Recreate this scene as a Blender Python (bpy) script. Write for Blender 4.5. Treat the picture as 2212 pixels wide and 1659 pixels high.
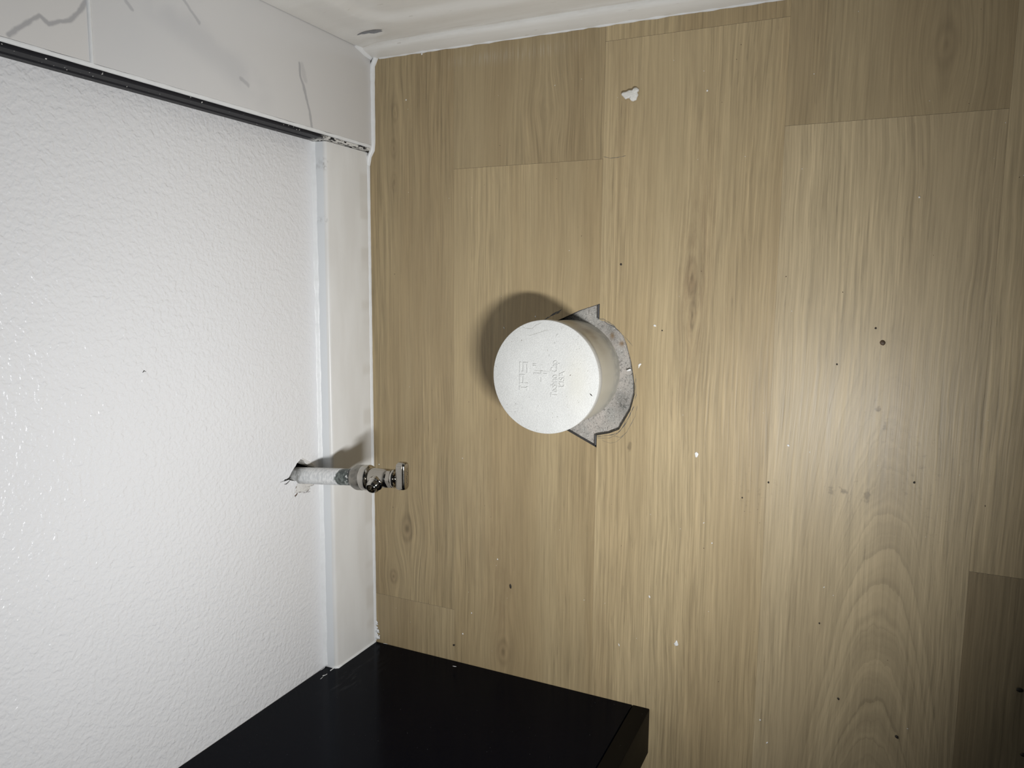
import bpy, bmesh, math, random
from mathutils import Vector, Matrix, noise as mnoise

# ------------------------------------------------------------------ scene, camera, light
for o in list(bpy.data.objects):
    bpy.data.objects.remove(o, do_unlink=True)
scene = bpy.context.scene
COL = scene.collection

W_PX, H_PX, F_PX = 2212, 1659, 1630.06
CAM = Vector((0.04448, -0.57054, 0.76984))
RIGHT = Vector((0.008532, -0.904553, -0.426276))
DOWN = Vector((-0.992178, -0.060750, 0.109053))
FWD = Vector((-0.124540, 0.422011, -0.897996))
cd = bpy.data.cameras.new('camera')
cam = bpy.data.objects.new('camera', cd)
COL.objects.link(cam)
m = Matrix((RIGHT, -DOWN, -FWD)).transposed().to_4x4()
m.translation = CAM
cam.matrix_world = m
cd.sensor_width = 36.0
cd.lens = F_PX * 36.0 / W_PX
cd.clip_start = 0.01
scene.camera = cam

world = bpy.data.worlds.new('world')
scene.world = world
world.use_nodes = True
bg = world.node_tree.nodes['Background']
bg.inputs[0].default_value = (0.80, 0.88, 1.0, 1)
bg.inputs[1].default_value = 0.022

def area_lamp(name, loc, target, sx, sy, power, color, spread=180, up=Vector((0, 1, 0))):
    d = bpy.data.lights.new(name, 'AREA')
    d.shape = 'RECTANGLE'
    d.size, d.size_y = sx, sy
    d.energy = power
    d.color = color
    d.spread = math.radians(spread)
    o = bpy.data.objects.new(name, d)
    COL.objects.link(o)
    z = (Vector(loc) - Vector(target)).normalized()
    y = (up - z * up.dot(z)).normalized()
    x = y.cross(z)
    mm = Matrix((x, y, z)).transposed().to_4x4()
    mm.translation = Vector(loc)
    o.matrix_world = mm
    return o

# hand-held work light, low on the vanity side (its shadow of the pipe and of the valve fixes its place)
area_lamp('work_light', (-0.150, -0.565, 0.46), (-0.072, -0.230, 0.235), 0.025, 0.10, 2.62, (0.985, 0.995, 1.0), 158)
# weak cool fill light added overhead, not a known fixture of the room
area_lamp('overhead_fill', (0.05, -0.35, 2.35), (0.05, -0.30, 0.0), 0.30, 0.30, 0.4, (0.80, 0.89, 1.0), 150)

scene.view_settings.view_transform = 'Standard'
scene.view_settings.look = 'None'
scene.view_settings.gamma = 1
scene.view_settings.use_curve_mapping = False
scene.view_settings.exposure = 0.0

# ------------------------------------------------------------------ helpers
def ray(px, py):
    return (RIGHT * ((px - W_PX / 2) / F_PX) + DOWN * ((py - H_PX / 2) / F_PX) + FWD)

def at_z(px, py, z=0.0):
    d = ray(px, py); return CAM + d * ((z - CAM.z) / d.z)

def at_y(px, py, y=0.0):
    d = ray(px, py); return CAM + d * ((y - CAM.y) / d.y)

def at_x(px, py, x=0.0):
    d = ray(px, py); return CAM + d * ((x - CAM.x) / d.x)

def link(name, bm, mats, parent=None, smooth=None):
    me = bpy.data.meshes.new(name)
    bmesh.ops.recalc_face_normals(bm, faces=bm.faces[:])
    bm.to_mesh(me); bm.free()
    if not isinstance(mats, (list, tuple)): mats = [mats]
    for mt in mats: me.materials.append(mt)
    if smooth is not None:
        for p in me.polygons: p.use_smooth = True
        if smooth < 180:
            me.set_sharp_from_angle(angle=math.radians(smooth))
    o = bpy.data.objects.new(name, me)
    COL.objects.link(o)
    if parent: o.parent = parent
    return o

def empty(name, loc=(0, 0, 0)):
    o = bpy.data.objects.new(name, None)
    o.empty_display_size = 0.02
    o.location = loc
    COL.objects.link(o)
    return o

def part(name, bm, mats, root, smooth=None, label=None):
    """a part: mesh given in world coordinates, parented to a root that sits at root.location"""
    t = Vector((0, 0, 0)); r = root
    while r:
        t += r.location; r = r.parent
    bmesh.ops.translate(bm, verts=bm.verts[:], vec=-t)
    o = link(name, bm, mats, root, smooth)
    if label: o['label'] = label
    return o

def tag(o, label, cat=None, group=None):
    o['label'] = label
    if cat: o['category'] = cat
    if group: o['group'] = group
    return o

def structure(o, label=None):
    o['kind'] = 'structure'
    if label: o['label'] = label
    return o

def box(bm, x0, x1, y0, y1, z0, z1, bev=0.0, seg=2, mi=0):
    r = bmesh.ops.create_cube(bm, size=1.0)
    vs = r['verts']
    for v in vs:
        v.co = Vector((x0 + (x1 - x0) * (v.co.x + .5), y0 + (y1 - y0) * (v.co.y + .5), z0 + (z1 - z0) * (v.co.z + .5)))
    fs = set(f for v in vs for f in v.link_faces)
    for f in fs: f.material_index = mi
    if bev > 0:
        es = list(set(e for v in vs for e in v.link_edges))
        bmesh.ops.bevel(bm, geom=es, offset=bev, segments=seg, affect='EDGES', profile=0.5)
    return bm

def lathe(bm, prof, mat4, seg=48, cap0=True, cap1=True, squash=None):
    """prof: list of (radius, height) along local z"""
    rings = []
    for r, h in prof:
        ring = []
        for i in range(seg):
            a = 2 * math.pi * i / seg
            ring.append(bm.verts.new(mat4 @ Vector((r * math.cos(a), r * math.sin(a), h))))
        rings.append(ring)
    for a, b in zip(rings[:-1], rings[1:]):
        for i in range(seg):
            j = (i + 1) % seg
            bm.faces.new((a[i], a[j], b[j], b[i]))
    if cap0: bm.faces.new(list(reversed(rings[0])))
    if cap1: bm.faces.new(rings[-1])
    return rings

def prism(bm, pts, vec, mi_top=0, mi_side=0):
    """pts: 3D outline; extruded by vec (pts are the 'top')"""
    top = [bm.verts.new(p) for p in pts]
    bot = [bm.verts.new(Vector(p) + vec) for p in pts]
    f = bm.faces.new(top); f.material_index = mi_top
    g = bm.faces.new(list(reversed(bot))); g.material_index = mi_side
    n = len(pts)
    for i in range(n):
        j = (i + 1) % n
        s = bm.faces.new((top[i], bot[i], bot[j], top[j])); s.material_index = mi_side
    bm.normal_update()
    bmesh.ops.triangulate(bm, faces=[f, g])
    return bm

def sweep(bm, path, prof_fn, closed_prof=True, caps=True):
    """path: list of points; prof_fn(i, p) -> list of points of the section"""
    rings = [[bm.verts.new(q) for q in prof_fn(i, p)] for i, p in enumerate(path)]
    n = len(rings[0])
    for a, b in zip(rings[:-1], rings[1:]):
        for i in range(n if closed_prof else n - 1):
            j = (i + 1) % n
            bm.faces.new((a[i], a[j], b[j], b[i]))
    if caps and closed_prof:
        bm.faces.new(list(reversed(rings[0]))); bm.faces.new(rings[-1])
    return bm

def ribbon(bm, pts, w, h=0.00015, seed=0, up=Vector((0, 0, 1)), ragged=0.4):
    """a thin raised stroke along pts (flat print or scratch on a surface)"""
    rnd = random.Random(seed)
    P = []
    for a, b in zip(pts[:-1], pts[1:]):
        n = max(1, int((b - a).length / 0.002))
        for k in range(n): P.append(a.lerp(b, k / n))
    P.append(pts[-1])
    L = []
    for i, p in enumerate(P):
        d = (P[min(i + 1, len(P) - 1)] - P[max(i - 1, 0)])
        s = d.cross(up).normalized()
        t = w * (1 + ragged * (rnd.random() * 2 - 1)) * (0.35 if i in (0, len(P) - 1) else 1)
        p = p + s * w * ragged * (rnd.random() - .5)
        L.append([bm.verts.new(p - s * t / 2), bm.verts.new(p - s * t * .3 + up * h), bm.verts.new(p + s * t * .3 + up * h), bm.verts.new(p + s * t / 2)])
    for a, b in zip(L[:-1], L[1:]):
        for i in range(3):
            bm.faces.new((a[i], a[i + 1], b[i + 1], b[i]))
    return bm

# ------------------------------------------------------------------ node graph helper
class G:
    def __init__(self, name):
        self.m = bpy.data.materials.new(name)
        self.m.use_nodes = True
        self.t = self.m.node_tree
        self.b = self.t.nodes['Principled BSDF']
    def n(self, typ, **kw):
        x = self.t.nodes.new(typ)
        for k, v in kw.items(): setattr(x, k, v)
        return x
    def put(self, sock, v):
        if isinstance(v, bpy.types.NodeSocket): self.t.links.new(v, sock)
        elif v is not None:
            try: sock.default_value = v
            except Exception:
                sock.default_value = tuple(v) + (1,)
    def math(self, op, a, b=None, c=None, clamp=False):
        x = self.n('ShaderNodeMath', operation=op, use_clamp=clamp)
        for i, v in enumerate((a, b, c)):
            if v is not None: self.put(x.inputs[i], v)
        return x.outputs[0]
    def add(self, a, b): return self.math('ADD', a, b)
    def sub(self, a, b): return self.math('SUBTRACT', a, b)
    def mul(self, a, b): return self.math('MULTIPLY', a, b)
    def sq(self, a): return self.math('POWER', a, 2.0) if False else self.mul(a, a)
    def vec(self, x=0.0, y=0.0, z=0.0):
        c = self.n('ShaderNodeCombineXYZ')
        for i, v in enumerate((x, y, z)): self.put(c.inputs[i], v)
        return c.outputs[0]
    def pos(self):
        if not hasattr(self, '_p'):
            g = self.n('ShaderNodeNewGeometry')
            s = self.n('ShaderNodeSeparateXYZ')
            self.t.links.new(g.outputs['Position'], s.inputs[0])
            self._p = (g.outputs['Position'], s.outputs[0], s.outputs[1], s.outputs[2])
        return self._p
    def noise(self, vec, scale=1.0, detail=2.0, rough=0.5, dist=0.0):
        x = self.n('ShaderNodeTexNoise')
        self.put(x.inputs['Vector'], vec)
        x.inputs['Scale'].default_value = scale
        x.inputs['Detail'].default_value = detail
        x.inputs['Roughness'].default_value = rough
        x.inputs['Distortion'].default_value = dist
        return x.outputs['Fac']
    def voronoi(self, vec, scale, feature='F1', rand=1.0):
        x = self.n('ShaderNodeTexVoronoi', feature=feature)
        self.put(x.inputs['Vector'], vec)
        x.inputs['Scale'].default_value = scale
        x.inputs['Randomness'].default_value = rand
        return x.outputs['Distance']
    def step(self, v, lo, hi, a=0.0, b=1.0):
        x = self.n('ShaderNodeMapRange', interpolation_type='SMOOTHSTEP')
        self.put(x.inputs[0], v)
        for i, q in zip((1, 2, 3, 4), (lo, hi, a, b)): self.put(x.inputs[i], q)
        return x.outputs[0]
    def mix(self, f, a, b, mode='MIX'):
        x = self.n('ShaderNodeMix', data_type='RGBA', blend_type=mode)
        self.put(x.inputs[0], f)
        for i, v in ((6, a), (7, b)):
            if isinstance(v, (tuple, list)): v = tuple(v)[:3] + (1,)
            self.put(x.inputs[i], v)
        return x.outputs[2]
    def attr(self, name):
        x = self.n('ShaderNodeAttribute', attribute_type='OBJECT', attribute_name=name)
        return x.outputs['Fac']
    def bump(self, h, dist=0.001, strength=1.0, normal=None):
        x = self.n('ShaderNodeBump')
        x.inputs['Strength'].default_value = strength
        x.inputs['Distance'].default_value = dist
        self.put(x.inputs['Height'], h)
        if normal is not None: self.put(x.inputs['Normal'], normal)
        return x.outputs[0]
    def seg_dist(self, u, v, a, b):
        """distance of (u,v) to the segment a-b"""
        dx, dy = b[0] - a[0], b[1] - a[1]
        L2 = dx * dx + dy * dy
        pu = self.sub(u, a[0]); pv = self.sub(v, a[1])
        t = self.math('DIVIDE', self.add(self.mul(pu, dx), self.mul(pv, dy)), L2, clamp=True)
        qu = self.sub(pu, self.mul(t, dx)); qv = self.sub(pv, self.mul(t, dy))
        return self.math('SQRT', self.add(self.sq(qu), self.sq(qv)))
    def gauss(self, u, v, c, su, sv):
        d = self.add(self.sq(self.mul(self.sub(u, c[0]), 1 / su)), self.sq(self.mul(self.sub(v, c[1]), 1 / sv)))
        return self.math('EXPONENT', self.mul(d, -1.0)), d
    def out(self, color=None, rough=None, normal=None, metal=None, **kw):
        self.put(self.b.inputs['Base Color'], color if not isinstance(color, tuple) else color[:3] + (1,))
        self.put(self.b.inputs['Roughness'], rough)
        if normal is not None: self.put(self.b.inputs['Normal'], normal)
        if metal is not None: self.put(self.b.inputs['Metallic'], metal)
        for k, v in kw.items(): self.put(self.b.inputs[k.replace('_', ' ')], v)
        return self.m

# ------------------------------------------------------------------ materials
def mat_wood():
    g = G('oak_vinyl')
    P, x, y, z = g.pos()
    seed, tone, cath, grey = g.attr('seed'), g.attr('tone'), g.attr('cath'), g.attr('grey')
    xs = g.add(x, g.mul(seed, 3.7))
    # slow wander of the grain
    wn = g.noise(g.vec(g.mul(xs, 3.0), g.mul(y, 7.0), seed), 1.0, 2.0)
    yw = g.add(y, g.mul(g.sub(wn, .5), 0.014))
    wn2 = g.noise(g.vec(g.mul(xs, 14.0), g.mul(y, 26.0), seed), 1.0, 2.0)
    yw = g.add(yw, g.mul(g.sub(wn2, .5), 0.0030))
    knots = [((-.2535, -.066), .040, .022, .80, 1.0), ((-.3185, -.0448), .022, .014, .75, .9),
             ((.0575, -.4077), .045, .012, .55, .8), ((.020, -.4095), .035, .010, .55, .75),
             ((.2080, -.052), .030, .012, .6, .5), ((.2480, -.0545), .030, .012, .6, .5), ((.1690, -.052), .025, .01, .5, .4),
             ((.2558, -.617), .060, .028, .75, .45), ((-.385, -.200), .040, .020, .7, .8), ((.235, -.2450), .030, .02, .6, .12)]
    dark = 0.0
    rings = 0.0
    for c, sx, sy, amp, dk in knots:
        e, d2 = g.gauss(x, y, c, sx, sy)
        yw = g.sub(yw, g.mul(g.mul(g.sub(y, c[1]), amp), e))
        core, dc = g.gauss(x, y, c, sx * .42, sy * .42)
        dark = g.add(dark, g.mul(core, dk * .34))
        r = g.math('SQRT', dc)
        rr = g.mul(g.math('SINE', g.mul(g.add(r, g.mul(wn2, 1.5)), 7.0)), core)
        rings = g.add(rings, g.mul(rr, dk * .5))
    # cathedral arches of the wide pale board
    q = g.add(x, g.mul(g.sq(g.sub(y, -.598)), 62.0))
    qn = g.noise(g.vec(g.mul(x, 10.0), g.mul(y, 30.0), 3.0), 1.0, 2.0)
    q = g.add(q, g.mul(g.sub(qn, .5), .045))
    qj = g.noise(g.vec(g.mul(x, 40.0), g.mul(y, 170.0), 6.0), 1.0, 3.0, .6)
    q = g.add(q, g.mul(g.sub(qj, .5), .014))
    cg = g.noise(g.vec(g.mul(q, 44.0), g.mul(x, 1.5), 7.0), 1.0, 1.5)
    cgl = g.noise(g.vec(g.mul(q, 120.0), g.mul(x, 2.0), 9.0), 1.0, 2.0)
    em, _ = g.gauss(x, y, (-.43, -.598), .26, .055)
    em2, _ = g.gauss(x, y, (-.12, -.560), .10, .06)
    cmask = g.mul(cath, g.math('MINIMUM', g.add(em, g.mul(em2, .55)), 1.0))
    # fine grain
    f1 = g.noise(g.vec(g.mul(xs, 8.0), g.mul(yw, 310.0), seed), 1.0, 2.0, .5)
    f2 = g.noise(g.vec(g.mul(xs, 17.0), g.mul(yw, 640.0), g.add(seed, 4.0)), 1.0, 2.0, .6)
    f3 = g.noise(g.vec(g.mul(xs, 34.0), g.mul(yw, 520.0), g.add(seed, 9.0)), 1.0, 2.0, .6)
    bands = g.noise(g.vec(g.mul(xs, 1.6), g.mul(yw, 17.0), g.add(seed, 2.0)), 1.0, 2.0, .55)
    blot = g.noise(g.vec(g.mul(xs, 7.0), g.mul(yw, 24.0), g.add(seed, 5.0)), 1.0, 3.0, .6)
    strength = g.step(g.noise(g.vec(g.mul(xs, 2.2), g.mul(y, 16.0), g.add(seed, 11.0)), 1.0, 2.0), .30, .70, .40, 1.15)
    lines = g.mul(g.add(g.mul(g.sub(f1, .5), 1.15), g.mul(g.sub(f2, .5), 1.15)), strength)
    tick = g.mul(g.step(f3, .60, .74), strength)
    ring = g.math('FRACT', g.mul(q, 26.0))
    ringl = g.mul(g.step(ring, .0, .22, 1.0, 0.0), g.step(ring, .96, 1.0, 1.0, 1.0))
    lines_c = g.add(g.mul(g.sub(cg, .5), 1.0), g.mul(g.sub(cgl, .5), .75))
    lines_c = g.sub(lines_c, g.mul(ringl, .26))
    lines = g.add(lines, g.mul(cmask, g.sub(lines_c, g.mul(lines, .55))))
    v = g.add(lines, g.mul(g.sub(bands, .5), .38))
    v = g.add(v, g.mul(g.sub(blot, .5), .35))
    v = g.sub(v, g.mul(tick, .24))
    f4 = g.noise(g.vec(g.mul(xs, 30.0), g.mul(yw, 560.0), g.add(seed, 14.0)), 1.0, 2.0, .6)
    v = g.add(v, g.mul(g.mul(g.step(f4, .60, .74), strength), .16))
    v = g.sub(v, dark)
    v = g.add(v, g.mul(rings, .6))
    val = g.math('MULTIPLY_ADD', v, .64, 1.0)
    val = g.math('MAXIMUM', val, .25)
    base = g.mix(g.step(bands, .35, .65), (0.362, 0.270, 0.146), (0.398, 0.308, 0.174))
    base = g.mix(grey, base, (0.405, 0.330, 0.212))
    br = 0.0
    for c, sx, sy, a in [((.045, -.408), .075, .014, .9), ((-.055, -.405), .05, .02, .4), ((.19, -.33), .09, .02, .35), ((-.31, -.20), .09, .02, .5), ((-.20, -.17), .10, .02, .35), ((.13, -.42), .08, .02, .35)]:
        br = g.add(br, g.mul(g.gauss(x, y, c, sx, sy)[0], a))
    br = g.mul(br, g.step(g.noise(g.vec(g.mul(xs, 26.0), g.mul(yw, 150.0), 5.0), 1.0, 4.0, .7), .36, .66))
    base = g.mix(g.mul(g.math('MINIMUM', br, 1.0), .62), base, (.245, .170, .095))
    warm = g.mix(g.math('MULTIPLY', dark, .8, clamp=True), base, (.25, .165, .09))
    k = g.mul(val, tone)
    col = g.mix(1.0, warm, g.vec(k, k, k), 'MULTIPLY')
    # dried foot dirt on the pale boards
    d1 = g.noise(g.vec(g.mul(x, 190.0), g.mul(y, 150.0), 1.0), 1.0, 4.0, .65)
    dm = 0.0
    for c, sx, sy, a in [((-.155, -.482), .020, .026, .55), ((-.143, -.560), .014, .020, .85), ((-.125, -.617), .020, .022, .7),
                         ((-.075, -.585), .030, .020, .5), ((-.165, -.640), .02, .018, .5), ((-.095, -.640), .018, .03, .35)]:
        e, _ = g.gauss(x, y, c, sx, sy)
        dm = g.add(dm, g.mul(e, a))
    dirt = g.mul(g.step(d1, .56, .72), g.math('MINIMUM', dm, 1.0))
    for c, sx, sy in [((-.1445, -.5480), .0045, .0045), ((-.1440, -.5600), .003, .004), ((-.1470, -.5795), .0075, .0035), ((-.0780, -.5905), .007, .0022), ((-.0620, -.5835), .003, .004),
                      ((-.121, -.348), .006, .003)]:
        e, _ = g.gauss(x, y, c, sx, sy)
        dirt = g.add(dirt, g.mul(g.step(g.mul(e, g.sub(g.mul(d1, 2.6), .55)), .22, .70), .75))
    col = g.mix(g.mul(g.math('MINIMUM', dirt, 1.0), .62), col, (.11, .082, .048))
    # white scuff of caulk near the tub
    hz = g.mul(g.gauss(x, y, (.296, -.200), .007, .07)[0], g.step(f2, .45, .62))
    col = g.mix(g.mul(hz, .15), col, (.7, .7, .68))
    h = g.add(g.mul(f1, .6), g.add(g.mul(f2, .35), g.mul(cmask, g.mul(cg, .9))))
    nrm = g.bump(h, .00038, .75)
    rg = g.math('MULTIPLY_ADD', f1, .16, .36)
    return g.out(col, rg, nrm, Specular_IOR_Level=.42)

def mat_wall():
    g = G('wall_paint')
    P, x, y, z = g.pos()
    a = g.noise(P, 225.0, 1.5, .5, .12)
    b = g.noise(P, 110.0, 2.5, .5, .15)
    blobs = g.step(a, .40, .60)
    blobs2 = g.step(b, .50, .60)
    h = g.add(g.mul(blobs, .55), g.add(g.mul(blobs2, .55), g.mul(a, .5)))
    low = g.noise(P, 9.0, 2.0)
    col = g.mix(low, (.755, .755, .765), (.79, .79, .80))
    # the brushed strip above the baseboard is smoother
    sm = g.step(z, .084, .105, .25, 1.0)
    return g.out(col, .29, g.bump(g.mul(h, sm), .00048, .70), Specular_IOR_Level=.5)

def mat_plain(name, col, rough=.4, nscale=40, namp=.06, bump=0.0, bscale=200, spec=.5, metal=0.0):
    g = G(name)
    P = g.pos()[0]
    n = g.noise(P, nscale, 3.0)
    c2 = tuple(c * (1 - namp) for c in col); c1 = tuple(min(1, c * (1 + namp)) for c in col)
    nrm = g.bump(g.noise(P, bscale, 3.0), bump, 1.0) if bump else None
    return g.out(g.mix(n, c2, c1), rough, nrm, metal, Specular_IOR_Level=spec)

def mat_baseboard():
    g = G('baseboard_paint')
    P, x, y, z = g.pos()
    n = g.noise(g.vec(g.mul(x, 9.0), g.mul(z, 38.0), 0.0), 1.0, 3.0)
    band = g.mul(g.step(z, .022, .016), g.step(g.noise(g.vec(g.mul(x, 16.0), z, 3.0), 1.0, 2.0), .48, .56))
    col = g.mix(g.step(n, .35, .65), (.70, .69, .665), (.745, .74, .72))
    col = g.mix(g.mul(band, .5), col, (.60, .575, .53))
    col = g.mix(g.step(g.math('ABSOLUTE', y), .0145, .0115), col, (.735, .755, .768))  # top face mixed towards a paler, bluer white
    # scuffs
    sc = 0.0
    for c, sx, sz in [((.183, .0795), .004, .0022), ((.178, .0800), .003, .0015), ((.120, .0805), .003, .0012), ((.168, .014), .0016, .0012)]:
        sc = g.add(sc, g.gauss(x, z, c, sx, sz)[0])
    sc = g.mul(g.math('MINIMUM', sc, 1.0), g.step(g.noise(P, 210.0, 2.0), .40, .60))
    sc = g.mul(sc, g.step(y, -.0145, -.0120, 1.0, .35))
    col = g.mix(g.mul(sc, .75), col, (.26, .25, .24))
    return g.out(col, g.math('MULTIPLY_ADD', n, .15, .30), g.bump(g.noise(P, 130.0, 2.0), .00015, .6))

def mat_tile():
    g = G('marble_tile')
    P, x, y, z = g.pos()
    wob = g.mul(g.sub(g.noise(P, 70.0, 3.0), .5), .006)
    u = g.add(x, wob); v = g.add(z, g.mul(g.sub(g.noise(g.vec(x, z, 5.0), 60.0, 3.0), .5), .006))
    def V(pts): return [(p.x, p.z) for p in (at_y(a, b, -.0235) for a, b in pts)]
    veins = [(V([(20, 78), (60, 48), (86, 34), (104, 52), (150, 42), (186, 4)]), .0017, .55),
             (V([(646, 135), (650, 165), (664, 215), (676, 292)]), .0016, .50),
             (V([(652, 140), (660, 172)]), .0028, .20),
             (V([(385, -20), (412, 22), (430, 50)]), .0014, .36),
             (V([(268, -6), (283, 20)]), .0015, .36),
             (V([(520, 170), (536, 184)]), .0016, .34)]
    vm = 0.0
    for pts, w, a in veins:
        d = None
        for p, q in zip(pts[:-1], pts[1:]):
            s = g.seg_dist(u, v, p, q)
            d = s if d is None else g.math('MINIMUM', d, s)
        vm = g.math('MAXIMUM', vm, g.step(d, w * .4, w * 1.6, a, 0.0))
    soft = None
    pts = V([(330, -10), (430, 85), (480, 120), (560, 205)])
    for p, q in zip(pts[:-1], pts[1:]):
        s = g.seg_dist(u, v, p, q)
        soft = s if soft is None else g.math('MINIMUM', soft, s)
    sm = g.mul(g.step(soft, .002, .026, 1.0, 0.0), g.step(g.noise(P, 22.0, 3.0), .35, .65))
    cl = g.step(g.noise(P, 9.0, 3.0, .6), .42, .75)
    # other veins further along the surround
    far = g.noise(P, 3.2, 5.0, .6, 1.6)
    vf = g.mul(g.step(g.math('ABSOLUTE', g.sub(far, .5)), .0, .012, 1.0, 0.0), g.step(x, .34, .45))
    col = g.mix(g.mul(cl, .35), (.64, .63, .62), (.60, .60, .605))
    col = g.mix(g.mul(sm, .22), col, (.36, .37, .40))
    col = g.mix(g.math('MAXIMUM', vm, g.mul(vf, .35)), col, (.22, .225, .25))
    return g.out(col, .22, None, Specular_IOR_Level=.5)

def mat_pvc(name, col, speck):
    g = G(name)
    P, x, y, z = g.pos()
    n = g.noise(P, 60.0, 3.0)
    fine = g.noise(P, 900.0, 3.0, .65)
    sp = g.mul(g.step(g.noise(P, 620.0, 1.0), .69, .74), g.step(g.noise(P, 55.0, 2.0), .40, .6))
    c = g.mix(g.step(n, .3, .7), tuple(q * .95 for q in col), col)
    c = g.mix(g.step(fine, .42, .60, .55, 0.0), c, tuple(q * .80 for q in col))
    c = g.mix(g.mul(g.gauss(x, y, (-.045, -.312), .03, .013)[0], .30), c, (.72, .68, .55))
    c = g.mix(g.mul(sp, speck), c, (.25, .23, .19))
    return g.out(c, .50, g.bump(g.add(fine, g.mul(n, .5)), .0005, .8), Specular_IOR_Level=.35)

def mat_pipe():
    g = G('pipe_pvc')
    P, x, y, z = g.pos()
    n = g.noise(g.vec(g.mul(x, 60.0), g.mul(y, 60.0), g.mul(z, 14.0)), 1.0, 3.0)
    c = g.mix(n, (.54, .51, .42), (.64, .61, .52))
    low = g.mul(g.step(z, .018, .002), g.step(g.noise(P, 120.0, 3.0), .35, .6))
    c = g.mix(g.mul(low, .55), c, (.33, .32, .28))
    st = g.mul(g.gauss(x, z, (.0, .030), .018, .012)[0], g.step(n, .4, .6))
    c = g.mix(g.mul(st, .55), c, (.30, .22, .13))
    return g.out(c, .32, g.bump(n, .0002, .5))

def mat_concrete():
    g = G('concrete')
    P, x, y, z = g.pos()
    a = g.noise(P, 55.0, 4.0, .6)
    b = g.noise(P, 430.0, 4.0, .7)
    s = g.step(g.noise(P, 800.0, 2.0), .60, .68)
    c = g.mix(g.step(a, .3, .7), (.38, .365, .335), (.49, .445, .40))
    c = g.mix(g.step(b, .34, .50, .70, 0.0), c, (.14, .135, .125))
    c = g.mix(g.mul(s, .75), c, (.66, .64, .60))
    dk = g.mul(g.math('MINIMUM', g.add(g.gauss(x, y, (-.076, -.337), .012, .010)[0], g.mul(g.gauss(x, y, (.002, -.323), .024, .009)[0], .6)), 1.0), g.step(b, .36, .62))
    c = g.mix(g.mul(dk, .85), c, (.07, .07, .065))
    br = g.math('MINIMUM', g.add(g.gauss(x, y, (-.004, -.3235), .0035, .0025)[0], g.gauss(x, y, (-.012, -.334), .003, .003)[0]), 1.0)
    c = g.mix(g.mul(br, .75), c, (.22, .13, .05))
    return g.out(c, .9, g.bump(g.add(b, g.mul(a, .5)), .0012, .9), Specular_IOR_Level=.2)

def mat_metal(name, col, rough, nscale=300, dirt=0.0):
    g = G(name)
    P = g.pos()[0]
    n = g.noise(P, nscale, 3.0)
    c = g.mix(n, tuple(q * .88 for q in col), col)
    if dirt:
        c = g.mix(g.mul(g.step(g.noise(P, 160.0, 3.0), .45, .65), dirt), c, (.14, .135, .12))
    return g.out(c, g.math('MULTIPLY_ADD', n, .10, rough), None, 1.0)

def mat_paintpipe():
    """copper stub, brushed with white paint that stops short of the nut"""
    g = G('painted_stub')
    P, x, y, z = g.pos()
    s = g.mul(y, -1.0)
    n = g.noise(P, 210.0, 3.0)
    edge = g.add(s, g.add(g.mul(g.sub(n, .5), .008), g.mul(g.sub(z, .116), .55)))
    bare = g.step(edge, .0585, .0610)
    wn = g.noise(g.vec(g.mul(x, 260.0), g.mul(y, 620.0), g.mul(z, 260.0)), 1.0, 2.0)
    white = g.mix(g.step(wn, .35, .65), (.62, .63, .63), (.80, .80, .79))
    thin = g.mul(g.step(s, .012, .002), g.step(n, .35, .6))
    white = g.mix(g.mul(thin, .7), white, (.22, .22, .20))
    dk = g.mix(g.step(n, .4, .65), (.045, .055, .050), (.16, .18, .165))
    fl = g.mul(g.step(g.noise(P, 420.0, 3.0), .54, .60), g.step(s, .0665, .0705))
    dk = g.mix(fl, dk, (.66, .66, .64))
    return g.out(g.mix(bare, white, dk), g.step(bare, 0, 1, .5, .42), g.bump(wn, .00028, .7))

def mat_trim_black():
    g = G('black_profile')
    P, x, y, z = g.pos()
    n = g.noise(P, 230.0, 3.0, .6)
    low = g.step(z, .098, .080)
    paint = g.mul(low, g.step(g.noise(g.vec(g.mul(x, 300.0), g.mul(y, 380.0), g.mul(z, 130.0)), 1.0, 3.0, .65), .44, .50))
    spl = g.step(g.noise(P, 330.0, 2.0), .70, .73)
    c = g.mix(n, (.012, .012, .014), (.020, .020, .024))
    c = g.mix(g.math('MAXIMUM', paint, spl), c, (.66, .65, .62))
    return g.out(c, .42, None, Specular_IOR_Level=.09)

def mat_vanity(name, a, b, rough, scuff=.3, spec=.05):
    g = G(name)
    P, x, y, z = g.pos()
    n = g.noise(P, 30.0, 3.0)
    c = g.mix(n, a, b)
    sc = g.mul(g.gauss(y, z, (-.045, .085), .02, .05)[0], g.step(g.noise(g.vec(g.mul(y, 190.0), g.mul(z, 40.0), g.mul(y, 60)), 1.0, 3.0), .52, .70))
    sp = g.step(g.noise(P, 420.0, 1.0), .795, .81)
    c = g.mix(g.math('MAXIMUM', g.mul(sc, .10 * scuff), g.mul(sp, .25 * scuff)), c, (.45, .45, .46))
    return g.out(c, g.math('MULTIPLY_ADD', n, .08, rough), g.bump(g.noise(P, 90.0, 2.0), .0001, .25), Specular_IOR_Level=spec)

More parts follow.
